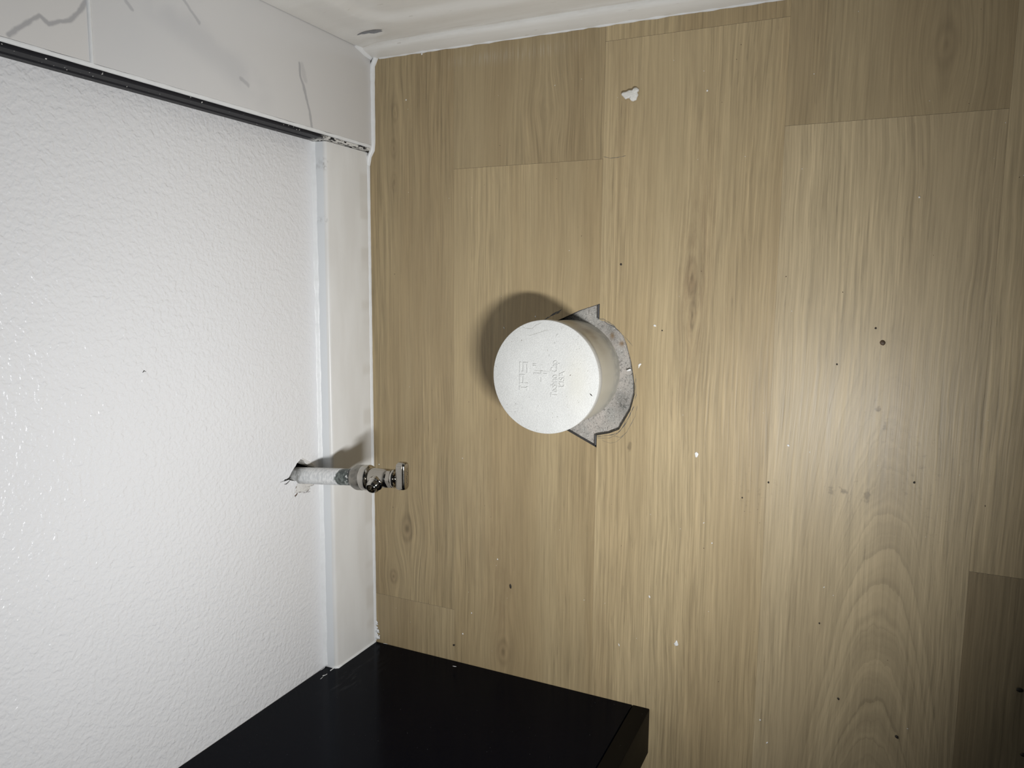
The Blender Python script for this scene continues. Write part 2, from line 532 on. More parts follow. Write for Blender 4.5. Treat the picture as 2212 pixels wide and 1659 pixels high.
def mat_enamel():
    g = G('tub_enamel')
    P, x, y, z = g.pos()
    n = g.noise(g.vec(g.mul(x, 20.0), g.mul(y, 6.0), g.mul(z, 50.0)), 1.0, 3.0)
    c = g.mix(g.step(n, .35, .7), (.70, .685, .65), (.745, .735, .705))
    grime = g.mul(g.step(g.math('ABSOLUTE', g.sub(z, .031)), .016, .001), g.step(g.noise(g.vec(g.mul(y, 14.0), g.mul(z, 130.0), 2.0), 1.0, 4.0, .65), .42, .70))
    c = g.mix(g.mul(grime, .34), c, (.40, .34, .26))
    fl = g.step(g.noise(g.vec(g.mul(y, 60.0), g.mul(z, 320.0), 8.0), 1.0, 2.0), .70, .745)
    c = g.mix(g.mul(fl, .35), c, (.33, .29, .24))
    return g.out(c, .30, g.bump(g.noise(P, 120.0, 2.0), .0001, .4))

def mat_caulk():
    g = G('caulk')
    P = g.pos()[0]
    n = g.noise(P, 160.0, 3.0)
    return g.out(g.mix(n, (.70, .705, .70), (.80, .81, .815)), .42, g.bump(n, .0006, .6))

WOOD, WALL, BASE, TILE = mat_wood(), mat_wall(), mat_baseboard(), mat_tile()
CORE = mat_plain('vinyl_core', (.095, .094, .096), .75, 300, .30)
CAULK = mat_caulk()
ENAMEL = mat_enamel()
CONC = mat_concrete()
BLACKTRIM = mat_trim_black()
VAN_SIDE = mat_vanity('vanity_side_wall_tint', (.0007, .0014, .0038), (.0010, .0018, .0048), .13)  # black side paint, with the wall's bluish reflection put into the colour
VAN_FRONT = mat_vanity('vanity_front_paint', (.0026, .0023, .0022), (.0038, .0034, .0032), .45, .5, .04)
PVC = mat_pvc('cap_pvc', (.70, .70, .675), .75)
PIPE = mat_pipe()
CHROME = mat_metal('chrome', (.46, .435, .39), .05)
NICKEL = mat_metal('brushed_nickel', (.40, .37, .32), .12, 500)
DULL = mat_metal('dull_nut_metal', (.25, .235, .205), .24, 200, .6)
STUB = mat_paintpipe()
GYPSUM = mat_plain('gypsum', (.62, .60, .56), .9, 200, .2, .0008, 600)
CAVITY = mat_plain('cavity_dark', (.012, .011, .010), .95)
PAPER = mat_plain('torn_paper', (.66, .645, .62), .85, 240, .14, .0008, 500)
PAPERB = mat_plain('brown_paper', (.11, .070, .050), .9, 300, .3)
CHIP = mat_plain('paint_chip', (.76, .745, .70), .65, 350, .10, .0005, 700)
CHIPC = mat_plain('paint_chip_bright', (.84, .84, .82), .5, 350, .06)
CRUMB = mat_plain('dark_crumb', (.030, .024, .017), .7, 500, .4)
SEED = mat_plain('brown_crumb', (.085, .055, .033), .55, 500, .4)
PENCIL = mat_plain('pencil', (.075, .075, .075), .6, 900, .5)
PENCILF = mat_plain('pencil_faint', (.16, .145, .115), .6, 900, .4)
SCARF = mat_plain('cap_scratch', (.40, .39, .35), .6, 900, .3)
GREY = mat_plain('worn_grey', (.22, .225, .24), .5, 200, .4)
WHITE = mat_plain('counter_white', (.78, .77, .75), .25, 20, .03)

T_BB, H_BB, T_TILE = 0.0166, 0.0807, 0.0235
X_TUB, X_APRON, X_VAN, X_TRIM = 0.3117, 0.3208, -0.4110, 0.2068
Y1, PW = -0.1333, 0.1778            # first plank seam, plank width
WALL_X0, WALL_X1, WALL_H = -1.30, 1.12, 2.40

# ------------------------------------------------------------------ floor: planks over concrete
floor = structure(empty('floor', (0, -.3, 0)), 'pale oak vinyl plank floor with a hole cut round the drain')
PTH = 0.0078
GAP = 0.00004
GEND = 0.00009

def plank(pts, seed, tone, grey=0.0, cath=0.0):
    bm = bmesh.new()
    b = 0.0004
    top = [Vector((p[0], p[1], 0)) for p in pts]
    prism(bm, top, Vector((0, 0, -PTH)), 0, 1)
    o = part('plank', bm, [WOOD, CORE], floor)
    o['seed'], o['tone'], o['grey'], o['cath'] = float(seed), float(tone), float(grey), float(cath)
    return o

def rect(x0, x1, y0, y1):
    g_ = GAP
    e_ = GEND
    return [(x0 + e_, y0 + g_), (x1 - e_, y0 + g_), (x1 - e_, y1 - g_), (x0 + e_, y1 - g_)]

XR, XL = .3300, -1.30
ys = [Y1 - k * PW for k in range(10)]
# row 0, along the wall
plank(rect(-.3455, XR, ys[0], -.004), 1.3, .89, .10)
plank(rect(XL, -.3455, ys[0], -.004), 2.7, .91, .22)
# row 1, with the wedge-shaped cut for the drain
y0, y1 = ys[1] + GAP, ys[0] - GAP
plank([(XL, y0), (-.1258, y0), (-.1100, -.2766), (-.0800, -.2130), (-.0080, -.2130), (.0117, -.2645), (.0228, -.2890), (.0300, y0),
       (.1796 - GEND, y0), (.1796 - GEND, y1), (XL, y1)], 3.1, .96, .10)
plank(rect(.1796, XR, ys[1], ys[0]), 4.9, .87, .12)
# row 2, with the many-sided cut
y0, y1 = ys[2] + GAP, ys[1] - GAP
arc = [at_z(*q) for q in [(1290, 691), (1306, 694), (1325.5, 703.7), (1338, 715), (1347, 726.6), (1354, 744.6), (1364, 783), (1371, 829), (1371, 853), (1367, 868), (1361.6, 887), (1350, 907), (1337.5, 928), (1316, 936), (1283, 940)]]
hole2 = [(p.x, p.y) for p in arc]
hole2[0] = (.0128, y1); hole2[-1] = (-.1124, y1)
plank([(XL, y0), (.2959 - GEND, y0), (.2959 - GEND, y1)] + hole2 + [(XL, y1)], 5.2, 1.07, .20)
plank(rect(.2959, XR, ys[2], ys[1]), 6.4, 1.03, .10)
# rows further into the room
plank(rect(-1.02, .1983, ys[3], ys[2]), 7.8, 1.09, .55, 1.0)
plank(rect(.1983, XR, ys[3], ys[2]), 8.1, .93, .25)
plank(rect(XL, -1.02, ys[3], ys[2]), 8.9, 1.0, .3)
plank(rect(-.2049, XR, ys[4], ys[3]), 9.6, 1.14, .45)
plank(rect(XL, -.2049, ys[4], ys[3]), 10.3, .76, .30)
for k, (xj, tn) in enumerate([(-.62, .98), (.10, 1.02), (-.33, .94)]):
    plank(rect(xj, XR, ys[5 + k], ys[4 + k]), 11.1 + k, tn, .4)
    plank(rect(XL, xj, ys[5 + k], ys[4 + k]), 15.4 + k, tn * .95, .3)

# locking lip of the next board showing in the two points of the cut
for x0, x1 in ((.0132, .0290), (-.1238, -.1128)):
    bm = bmesh.new(); box(bm, x0, x1, ys[1] + .0001, ys[1] + .0030, -.0075, -.0030)
    part('locking_lip', bm, CORE, floor)

# bare concrete seen through the cut
bm = bmesh.new()
nx, ny = 110, 100
gx0, gx1, gy0, gy1 = -.150, .045, -.372, -.200
vs = {}
for i in range(nx + 1):
    for j in range(ny + 1):
        X = gx0 + (gx1 - gx0) * i / nx; Y = gy0 + (gy1 - gy0) * j / ny
        h = mnoise.noise(Vector((X * 60, Y * 60, 3))) * .0010 + mnoise.noise(Vector((X * 260, Y * 260, 1))) * .0005
        h += mnoise.noise(Vector((X * 700, Y * 700, 7))) * .0003
        # old mortar lump on the tub side of the pipe
        h += .0016 * math.exp(-(((X - .004) / .014) ** 2 + ((Y + .325) / .010) ** 2))
        vs[i, j] = bm.verts.new((X, Y, -.0084 + h))
for i in range(nx):
    for j in range(ny):
        bm.faces.new((vs[i, j], vs[i + 1, j], vs[i + 1, j + 1], vs[i, j + 1]))
part('concrete_slab', bm, CONC, floor, 180, 'rough grey concrete slab bared round the drain pipe')

# pencil marks drawn round the cut
def pencil(pxs, w, mt, seed):
    bm = bmesh.new()
    ribbon(bm, [at_z(a, b) + Vector((0, 0, .00002)) for a, b in pxs], w, .00006, seed, ragged=.55)
    return part('pencil_mark', bm, mt, floor, None, 'thin grey pencil line round the cut')
c5 = lambda a, b: (1000 + a / 4.148, 600 + b / 4.148)
c6 = lambda a, b: (1180 + a / 8.296, 800 + b / 8.296)
c4 = lambda a, b: (1180 + a / 9.217, 620 + b / 9.217)
pencil([c5(730, 378), c5(775, 350), c5(820, 320), c5(850, 305), c5(884, 288)], .0011, PENCIL, 3)
pencil([c5(790, 345), c5(830, 325), c5(870, 308)], .0008, PENCIL, 4)
pencil([c6(1575, 640), c6(1510, 770), c6(1440, 930), c6(1370, 1020), c6(1290, 1120), c6(1200, 1150), c6(1100, 1165), c6(980, 1180), c6(885, 1190)], .00055, PENCIL, 5)
pencil([c6(1500, 790), c6(1400, 960), c6(1330, 1080), c6(1240, 1160), c6(1130, 1215), c6(1010, 1215), c6(890, 1212)], .00036, PENCILF, 6)
pencil([c6(1630, 630), c6(1590, 830), c6(1510, 980), c6(1440, 1110), c6(1330, 1200), c6(1200, 1180)], .0004, PENCILF, 7)
pencil([c6(1440, 1110), c6(1340, 1210), c6(1260, 1280), c6(1150, 1305), c6(1040, 1275), c6(990, 1240)], .00035, PENCILF, 8)
pencil([c6(1600, 60), c6(1605, 200), c6(1600, 330), c6(1615, 450), c6(1585, 530)], .0006, PENCILF, 9)
pencil([c4(1030, 635), c4(1140, 640), c4(1240, 700), c4(1340, 760), c4(1420, 850), c4(1500, 930)], .0006, PENCILF, 10)
pencil([c4(1400, 830), c4(1490, 930), c4(1580, 1010), c4(1650, 1090), c4(1720, 1180)], .0004, PENCILF, 11)
pencil([c4(1150, 670), c4(1220, 740), c4(1340, 780), c4(1420, 860)], .0007, PENCIL, 12)
# little crack and mark beside the end joint of the middle board
pencil([(1303, 338), (1318, 342), (1335, 340), (1352, 336)], .0005, PENCILF, 13)

# ------------------------------------------------------------------ back wall with torn hole
wall = structure(empty('wall_back', (0, 0, 0)), 'white orange-peel textured wall')
hole_px = [(649.4, 992), (646, 996), (644, 998), (640.5, 1002), (639, 1006), (636, 1010), (631, 1018), (627, 1026), (624, 1031), (622, 1036), (631, 1038.5), (645, 1039), (650, 1042), (662, 1043),
           (676, 1044), (688, 1043), (688, 1020), (682, 1010), (676, 1008), (669, 1006), (663, 1003), (660, 1001), (657, 998), (656, 995), (653, 993.5)]
hole = [at_y(a, b, 0.0) for a, b in hole_px]
bm = bmesh.new()
outer = [bm.verts.new((x, 0, z)) for x, z in ((WALL_X0, 0), (WALL_X1, 0), (WALL_X1, WALL_H), (WALL_X0, WALL_H))]
inner = [bm.verts.new(p) for p in hole]
es = [bm.edges.new((outer[i], outer[(i + 1) % 4])) for i in range(4)]
ei = [bm.edges.new((inner[i], inner[(i + 1) % len(inner)])) for i in range(len(inner))]
bmesh.ops.triangle_fill(bm, use_beauty=True, use_dissolve=False, edges=es + ei)
for f in bm.faces: f.normal_update()
back = [bm.verts.new(Vector((p.x * 1.0, 0.0130, p.z))) for p in hole]
for i in range(len(inner)):
    j = (i + 1) % len(inner)
    f = bm.faces.new((inner[i], inner[j], back[j], back[i])); f.material_index = 1
part('drywall', bm, [WALL, GYPSUM], wall)
bm = bmesh.new()
cx = sum(p.x for p in hole) / len(hole); cz = sum(p.z for p in hole) / len(hole)
box(bm, cx - .06, cx + .06, .0135, .085, cz - .07, cz + .07)
bm.faces.ensure_lookup_table()
bmesh.ops.delete(bm, geom=[f for f in bm.faces if f.calc_center_median().y < .014], context='FACES')
part('wall_cavity', bm, CAVITY, wall, None, 'dark cavity behind the torn hole')

# torn paper lip on the tub side of the hole and ragged flap below the pipe
def flap(pxs, lift, mt, seed, name='torn_paper', label=None):
    rnd = random.Random(seed)
    pts = [at_y(a, b, 0.0) for a, b in pxs]
    c = sum(pts, Vector()) / len(pts)
    bm = bmesh.new()
    rings = []
    for t in (1.0, .82, .6, .35):
        ring = []
        for i, p in enumerate(pts):
            q = c.lerp(p, t)
            l = lift * (0.05 if t == 1.0 else (.55 + .45 * (1 - t))) * (0.6 + .8 * rnd.random())
            l += lift * .6 * mnoise.noise(Vector((q.x * 420, q.z * 420, seed))) * (t < 1)
            ring.append(bm.verts.new(q + Vector((0, -abs(l) - .0001, 0))))
        rings.append(ring)
    n = len(pts)
    for a, b in zip(rings[:-1], rings[1:]):
        for i in range(n):
            j = (i + 1) % n
            bm.faces.new((a[i], a[j], b[j], b[i]))
    bm.faces.new(rings[-1])
    return part(name, bm, mt, wall, 180, label)
h4 = lambda a, b: (600 + a / 15.8, 980 + b / 15.8)
flap([h4(*q) for q in [(700, 985), (640, 1080), (600, 1150), (620, 1240), (570, 1340), (640, 1350), (720, 1310), (800, 1330), (900, 1310), (980, 1280), (1060, 1230), (1120, 1200), (1090, 1120), (1000, 1090), (1110, 1080), (1230, 1060), (1260, 990), (1120, 960), (900, 945)]],
     .0013, PAPER, 2, label='crumpled white paper torn loose under the pipe')
flap([h4(*q) for q in [(800, 185), (850, 150), (930, 195), (1010, 240), (1110, 290), (1220, 350), (1260, 420), (1210, 450), (1130, 425), (1040, 380), (980, 335), (930, 295), (890, 240), (840, 215)]],
     .0012, PAPER, 5, label='ragged white paper lip beside the hole')
def scratch(pts, w, seed, mt=PAPERB):
    bm = bmesh.new()
    ribbon(bm, [at_y(*h4(*q), 0.0) + Vector((0, -.0002, 0)) for q in pts], w, .00025, seed, up=Vector((0, -1, 0)), ragged=.6)
    part('paper_tear', bm, mt, wall, None, 'dark torn edge of wall paper')
scratch([(440, 800), (370, 850), (290, 895), (200, 930)], .0016, 1, CAVITY)
scratch([(200, 930), (140, 955), (80, 972)], .0006, 2, CAVITY)
scratch([(420, 900), (350, 980), (290, 1025), (210, 1052)], .0009, 3, CAVITY)
scratch([(770, 935), (730, 985), (700, 1010)], .0012, 4, CAVITY)
scratch([(880, 950), (820, 1000), (760, 1040)], .0010, 5, CAVITY)
scratch([(990, 960), (900, 1030), (800, 1080), (740, 1120)], .0008, 6)
scratch([(1130, 980), (1110, 1040), (1090, 1100)], .0014, 7)
scratch([(1020, 1100), (1060, 1180), (1040, 1250), (970, 1300)], .0010, 8)
scratch([(640, 1220), (620, 1290), (700, 1310), (820, 1300)], .0011, 9)
scratch([(680, 1310), (640, 1390), (590, 1450), (590, 1480)], .0014, 10)
scratch([(660, 1110), (620, 1140), (610, 1190)], .0007, 11)
scratch([(1230, 1000), (1220, 1060), (1150, 1100)], .0006, 12)
scratch([(850, 1340), (960, 1325), (1100, 1290)], .0004, 13)
# dark fleck stuck on the wall
bm = bmesh.new()
ribbon(bm, [at_y(308, 805) + Vector((0, -.0001, 0)), at_y(311, 801) + Vector((0, -.0001, 0)), at_y(315, 803) + Vector((0, -.0001, 0))], .0009, .0005, 4, up=Vector((0, -1, 0)))
tag(part('wall_fleck', bm, CRUMB, empty('wall_speck', (0, 0, 0))), '')
bpy.data.objects['wall_fleck'].parent.name = 'paint_fleck'
o = bpy.data.objects['wall_fleck']
del o['label']
bpy.data.objects.remove(o.parent); o.name = 'dirt_fleck'
tag(o, 'tiny dark fleck stuck on the middle of the white wall', 'fleck')

# ------------------------------------------------------------------ tiles beside the tub, grout, metal edge, caulk
XT0 = X_TRIM + .0062
ZG = .3632
tile_x = [XT0, XT0 + .600, WALL_X1]
tile_z = [.0035, ZG, ZG + .605, ZG + 1.21, 2.10]
for i in range(len(tile_x) - 1):
    for j in range(len(tile_z) - 1):
        x0, x1, z0, z1 = tile_x[i] + (.0015 if i else 0), tile_x[i + 1] - .0015, tile_z[j] + (.0017 if j else 0), tile_z[j + 1] - .0017
        bm = bmesh.new()
        box(bm, x0, x1, -T_TILE, -.008, z0, z1, .0006, 2)
        part('tile', bm, TILE, wall, 40)
bm = bmesh.new()
box(bm, XT0 + .001, WALL_X1, -T_TILE + .0012, 0, .004, 2.099)
part('grout', bm, CAULK, wall)
# raised bead over the level joint near the floor
def bead(path, prof, name, root, mt=CAULK, seed=1, rag=.25, label=None, smooth=60):
    """path points; prof: list of offsets (3D vectors) forming the section"""
    P = []
    for a, b in zip(path[:-1], path[1:]):
        n = max(1, int((b - a).length / .006))
        for k in range(n): P.append(a.lerp(b, k / n))
    P.append(path[-1])
    bm = bmesh.new()
    def sec(i, p):
        s = 1 + rag * mnoise.noise(Vector((p.x * 70 + seed, p.y * 70, p.z * 70))) + rag * .5 * mnoise.noise(Vector((p.x * 310, p.y * 310 + seed, p.z * 310)))
        return [p + q * s for q in prof]
    sweep(bm, P, sec)
    return part(name, bm, mt, root, smooth, label)
V3 = lambda *a: Vector(a)
bead([V3(XT0 - .0005, -T_TILE, ZG), V3(.62, -T_TILE, ZG)], [V3(0, .0006, -.0019), V3(0, -.0005, -.0016), V3(0, -.0012, 0), V3(0, -.0005, .0016), V3(0, .0006, .0019)], 'grout_bead', wall, seed=4, rag=.12)

# black metal edge profile of the tiles
trim = structure(empty('trim_1', (X_TRIM, 0, .006)), 'black metal edge profile along the tiles')
prof = [(.0000, 0), (-.0012, -.0010), (-.0012, -.0085), (-.0002, -.0100), (-.0002, -.0120), (-.0010, -.0134), (-.0004, -.0216), (.0006, -.0230), (.0022, -.0232), (.0026, -.0215), (.0026, 0)]
bm = bmesh.new()
zs = [.006, .0805, .0807 + .02, .5, 1.2, 2.10]
rings = [[bm.verts.new((X_TRIM + a, b, z)) for a, b in prof] for z in zs]
for a, b in zip(rings[:-1], rings[1:]):
    for i in range(len(prof)):
        j = (i + 1) % len(prof)
        bm.faces.new((a[i], a[j], b[j], b[i]))
bm.faces.new(rings[0]); bm.faces.new(list(reversed(rings[-1])))
part('edge_profile', bm, BLACKTRIM, trim, 30)
bead([V3(X_TRIM + .0040, -T_TILE + .0012, .004), V3(X_TRIM + .0040, -T_TILE + .0012, 2.095)],
     [V3(-.0012, .0022, 0), V3(-.0012, -.0002, 0), V3(.0004, -.0014, 0), V3(.0020, -.0013, 0), V3(.0026, .0006, 0), V3(.0024, .0022, 0)], 'caulk_bead', trim, seed=9, rag=.22)

# ------------------------------------------------------------------ baseboard
bb = structure(empty('baseboard_back', (0, 0, 0)), 'flat white painted baseboard with a bluish top')
bm = bmesh.new()
prof = [(0, .0012), (-T_BB, .0012), (-T_BB, H_BB - .0040), (-T_BB + .0006, H_BB - .0018), (-T_BB + .0018, H_BB - .0006), (-T_BB + .0036, H_BB), (0, H_BB)]
xs = [X_VAN + .0006] + [X_VAN + .0006 + (X_TRIM - .0016 - X_VAN - .0006) * k / 40 for k in range(1, 41)]
def bbsec(i, p):
    w = .0004 * mnoise.noise(Vector((p.x * 6, 2, 0)))
    return [Vector((p.x, y + (w if y < 0 else 0), z)) for y, z in prof]
sweep(bm, [V3(x, 0, 0) for x in xs], bbsec)
part('board', bm, BASE, bb, 40)
bead([V3(X_VAN + .002, -.0002, H_BB), V3(X_TRIM - .0015, -.0002, H_BB)],
     [V3(0, .0004, -.0004), V3(0, -.0030, -.0004), V3(0, -.0012, .0016), V3(0, -.0004, .0040), V3(0, .0004, .0046)], 'caulk_bead', bb, seed=3, rag=.3, label='thin white caulk line where baseboard meets wall')
# caulk along the floor: under the baseboard and under the tile
bead([V3(X_VAN + .001, -T_BB + .0006, .0004), V3(.165, -T_BB + .0006, .0004), V3(.190, -T_BB + .0004, .0004)],
     [V3(0, .0006, -.0004), V3(0, -.0016, -.0004), V3(0, -.0014, .0008), V3(0, -.0008, .0036), V3(0, -.0001, .0040), V3(0, .0006, .0038)], 'floor_caulk', bb, seed=7, rag=.16, label='thin white caulk line along the floor')
bead([V3(.190, -T_BB + .0010, .0002), V3(.200, -T_BB - .0014, .0002), V3(.207, -T_TILE + .0012, .0002), V3(.216, -T_TILE + .0002, .0002), V3(.285, -T_TILE - .0002, .0002), V3(.303, -T_TILE - .0008, .0002), V3(.3125, -T_TILE - .0060, .0002)],
     [V3(0, .0020, -.0002), V3(0, -.0026, -.0002), V3(0, -.0024, .0012), V3(0, -.0010, .0034), V3(0, .0006, .0044), V3(0, .0020, .0042)], 'floor_caulk', wall, seed=12, rag=.22, label='white caulk line under the tiles')
bead([V3(X_TUB + .0012, -T_TILE - .0006, .0002), V3(X_TUB + .0022, -T_TILE - .0006, .015), V3(X_TUB + .0050, -T_TILE - .0006, .0250), V3(X_APRON - .0015, -T_TILE - .0006, .034)],
     [V3(-.0030, .0014, 0), V3(-.0022, -.0004, 0), V3(.0000, -.0024, 0), V3(.0020, -.0030, 0), V3(.0020, .0014, 0)], 'caulk_bead', wall, seed=33, rag=.25, label='white caulk in the corner of tile and bathtub')
# messy lump of caulk in the vanity corner
bm = bmesh.new()
rnd = random.Random(8)
for k in range(30):
    t_ = rnd.random()
    c = V3(X_VAN + .003 + t_ * .024, -T_BB - .0006 - rnd.random() * .0062 * (1 - .75 * t_), .0003)
    r = .0008 + rnd.random() ** 2 * .0020
    rr = bmesh.ops.create_icosphere(bm, subdivisions=2, radius=r)
    for v in rr['verts']:
        v.co.z = abs(v.co.z) * .7
        v.co += v.co.normalized() * r * .25 * mnoise.noise(v.co * 900 + c * 300) + c
part('caulk_lump', bm, CAULK, bb, 180, 'messy white caulk lump in the corner by the vanity')

# ------------------------------------------------------------------ bathtub
tub = tag(empty('bathtub', (.70, -.78, 0)), 'white enamel bathtub with a chipped front apron beside the tiles', 'bathtub')
TY0, TY1, TH, TX1 = -T_TILE - .0008, -1.535, .375, 1.10
# apron: front skin with a raised border, deepened panel and rounded corners
bm = bmesh.new()
NY, NZ = 150, 70
ysamp = []
for k in range(NY + 1):
    t = k / NY
    ysamp.append(TY0 + (TY1 - TY0) * (t ** 1.7))
zsamp = [.004 + (TH - .016 - .004) * (k / NZ) ** 1.25 for k in range(NZ + 1)]
def apron_x(y, z):
    # signed distance into a rounded rectangle (panel)
    y0, y1, z0, z1, r = -.082, TY1 + .06, .078, TH - .07, .034
    cy, cz = (y0 + y1) / 2, (z0 + z1) / 2
    qx, qy = abs(y - cy) - (abs(y1 - y0) / 2 - r), abs(z - cz) - ((z1 - z0) / 2 - r)
    d = math.hypot(max(qx, 0), max(qy, 0)) + min(max(qx, qy), 0) - r
    t = max(0, min(1, (-d + .010) / .020)); t = t * t * (3 - 2 * t)
    x = X_APRON + .0048 * t
    # flange that turns out towards the tiles
    e = max(0, 1 - (TY0 - y) / .026)
    x -= .0030 * e * e * (3 - 2 * e)
    # worn oval hollow low in the corner
    u = ((y + .0605) / .0180) ** 2 + ((z - .0535) / .0070) ** 2
    if u < 1.6: x += .0022 * max(0, 1 - u / 1.6)
    return x
grid = [[bm.verts.new((apron_x(y, z), y, z)) for z in zsamp] for y in ysamp]
for i in range(NY):
    for j in range(NZ):
        bm.faces.new((grid[i][j], grid[i + 1][j], grid[i + 1][j + 1], grid[i][j + 1]))
part('apron', bm, ENAMEL, tub, 180)
# grey bare patch in the hollow
bm = bmesh.new()
rings = []
for t, dep in ((1.0, .0004), (.8, .0016), (.45, .0022)):
    ring = []
    for k in range(28):
        a = 2 * math.pi * k / 28
        w = 1 + .16 * math.sin(3 * a + 1) + .1 * math.sin(7 * a)
        y = -.0605 + .0150 * t * w * math.cos(a); z = .0535 + .0045 * t * w * math.sin(a)
        ring.append(bm.verts.new((apron_x(y, z) - .0004, y, z)))
    rings.append(ring)
for a, b in zip(rings[:-1], rings[1:]):
    for k in range(28):
        j = (k + 1) % 28
        bm.faces.new((a[k], a[j], b[j], b[k]))
bm.faces.new(rings[-1])
part('enamel_chip', bm, GREY, tub, 180, 'grey worn oval chip in the enamel')
# rim and basin
bm = bmesh.new()
def rr_loop(x0, x1, y0, y1, r, z, n=8):
    out = []
    for cx_, cy_, a0 in ((x1 - r, y1 - r, 0), (x0 + r, y1 - r, 90), (x0 + r, y0 + r, 180), (x1 - r, y0 + r, 270)):
        for k in range(n + 1):
            a = math.radians(a0 + 90 * k / n)
            out.append(Vector((cx_ + r * math.cos(a), cy_ + r * math.sin(a), z)))
    return out
L = [rr_loop(X_APRON, TX1, TY1, TY0, .004, TH - .014), rr_loop(X_APRON - .001, TX1, TY1, TY0, .006, TH - .004), rr_loop(X_APRON + .003, TX1, TY1, TY0, .008, TH),
     rr_loop(X_APRON + .085, TX1 - .06, TY1 + .09, TY0 - .09, .12, TH), rr_loop(X_APRON + .097, TX1 - .07, TY1 + .10, TY0 - .10, .12, TH - .012),
     rr_loop(X_APRON + .135, TX1 - .10, TY1 + .22, TY0 - .15, .12, .09), rr_loop(X_APRON + .20, TX1 - .16, TY1 + .32, TY0 - .22, .10, .055)]
LV = [[bm.verts.new(p) for p in l] for l in L]
n = len(LV[0])
for a, b in zip(LV[:-1], LV[1:]):
    for i in range(n):
        j = (i + 1) % n
        bm.faces.new((a[i], a[j], b[j], b[i]))
bm.faces.new(LV[-1])
part('basin', bm, ENAMEL, tub, 60)
bm = bmesh.new()
box(bm, X_APRON + .008, TX1, TY1, TY1 + .004, .0, TH - .014)
part('end_panel', bm, ENAMEL, tub)
# sealing strip at the foot of the apron
bm = bmesh.new()
prof = [(X_TUB, .0004), (X_TUB + .0002, .0030), (X_TUB + .0016, .0095), (X_TUB + .0034, .0185), (X_TUB + .0050, .0225), (X_TUB + .0075, .0245), (X_APRON + .0010, .0250), (X_APRON + .0010, .0004)]
P = [V3(0, TY0 + .0004 - (TY0 - TY1 - .002) * k / 120, 0) for k in range(121)]
def tsec(i, p):
    w = .0006 * mnoise.noise(Vector((p.y * 25, 1, 0))) + .0003 * mnoise.noise(Vector((p.y * 120, 3, 0)))
    return [V3(a + (w if a < X_TUB + .003 else 0), p.y, z) for a, z in prof]
sweep(bm, P, tsec)
part('foot_strip', bm, ENAMEL, tub, 50, 'white strip at the foot of the apron')
bead([V3(X_TUB + .0004, -T_TILE - .010, .0002), V3(X_TUB + .0004, -1.5, .0002)],
     [V3(.0010, 0, -.0001), V3(-.0012, 0, -.0001), V3(-.0010, 0, .0009), V3(.0002, 0, .0026), V3(.0010, 0, .0026)], 'floor_caulk', tub, seed=21, rag=.75)
# side wall of the tub alcove
bm = bmesh.new()
box(bm, WALL_X1, WALL_X1 + .10, -1.70, 0, 0, WALL_H)
structure(link('wall_right', bm, TILE), 'marble tiled wall beyond the bathtub')

# ------------------------------------------------------------------ vanity cabinet
van = tag(empty('vanity_cabinet', (X_VAN - .3, -.19, 0)), 'matte black vanity cabinet standing against the white wall', 'cabinet')
VZ, VW, VD = .82, .61, .3800
bm = bmesh.new(); box(bm, X_VAN - .018, X_VAN, -.3600, -.0012, .0008, VZ, .0006, 1)
part('side_panel', bm, VAN_SIDE, van, 40)
bm = bmesh.new(); box(bm, X_VAN - VW, X_VAN - VW + .018, -.3600, -.0012, .0008, VZ, .0006, 1)
part('side_panel', bm, VAN_SIDE, van, 40)
bm = bmesh.new(); box(bm, X_VAN - VW + .018, X_VAN - .018, -.3600, -.345, .0008, .10, .0006, 1)
part('toe_board', bm, VAN_FRONT, van, 40)
for x0, x1 in ((X_VAN - .052, X_VAN + .0004), (X_VAN - VW, X_VAN - VW + .052)):
    bm = bmesh.new(); box(bm, x0, x1, -.3795, -.3606, .0008, VZ, .0012, 2)
    part('front_stile', bm, VAN_FRONT, van, 40)
for x0, x1, hx in ((X_VAN - VW + .054, X_VAN - VW / 2 - .001, X_VAN - VW / 2 - .03), (X_VAN - VW / 2 + .001, X_VAN - .054, X_VAN - VW / 2 + .03)):
    bm = bmesh.new(); box(bm, x0, x1, -.3790, -.3615, .105, VZ - .01, .002, 2)
    box(bm, x0 + .05, x1 - .05, -.3800, -.378, .155, VZ - .06, .001, 1)
    d = part('door', bm, VAN_FRONT, van, 40)
    bm = bmesh.new(); box(bm, hx - .006, hx + .006, -.402, -.394, .50, .64, .003, 2)
    for zz in (.515, .625): box(bm, hx - .004, hx + .004, -.396, -.378, zz - .004, zz + .004)
    part('handle', bm, NICKEL, d, 40)
bm = bmesh.new(); box(bm, X_VAN - VW + .018, X_VAN - .018, -.345, -.0012, .10, .116)
part('bottom_shelf', bm, VAN_FRONT, van)
bm = bmesh.new(); box(bm, X_VAN - VW - .002, X_VAN + .002, -.384, -.0012, VZ + .0004, VZ + .022, .003, 2)
part('countertop', bm, WHITE, van, 40)
# pale caulk where the baseboard dies into the side panel
bead([V3(X_VAN + .0006, -T_BB - .0006, .002), V3(X_VAN + .0006, -T_BB - .0006, H_BB - .002), V3(X_VAN + .0006, -T_BB + .003, H_BB + .0008), V3(X_VAN + .0006, -.0008, H_BB + .0010)],
     [V3(-.0006, .0008, 0), V3(-.0006, -.0010, 0), V3(.0004, -.0007, 0), V3(.0017, 0, .0), V3(.0018, .0008, 0)], 'caulk_bead', bb, seed=15, rag=.2, label='white caulk line against the black vanity')
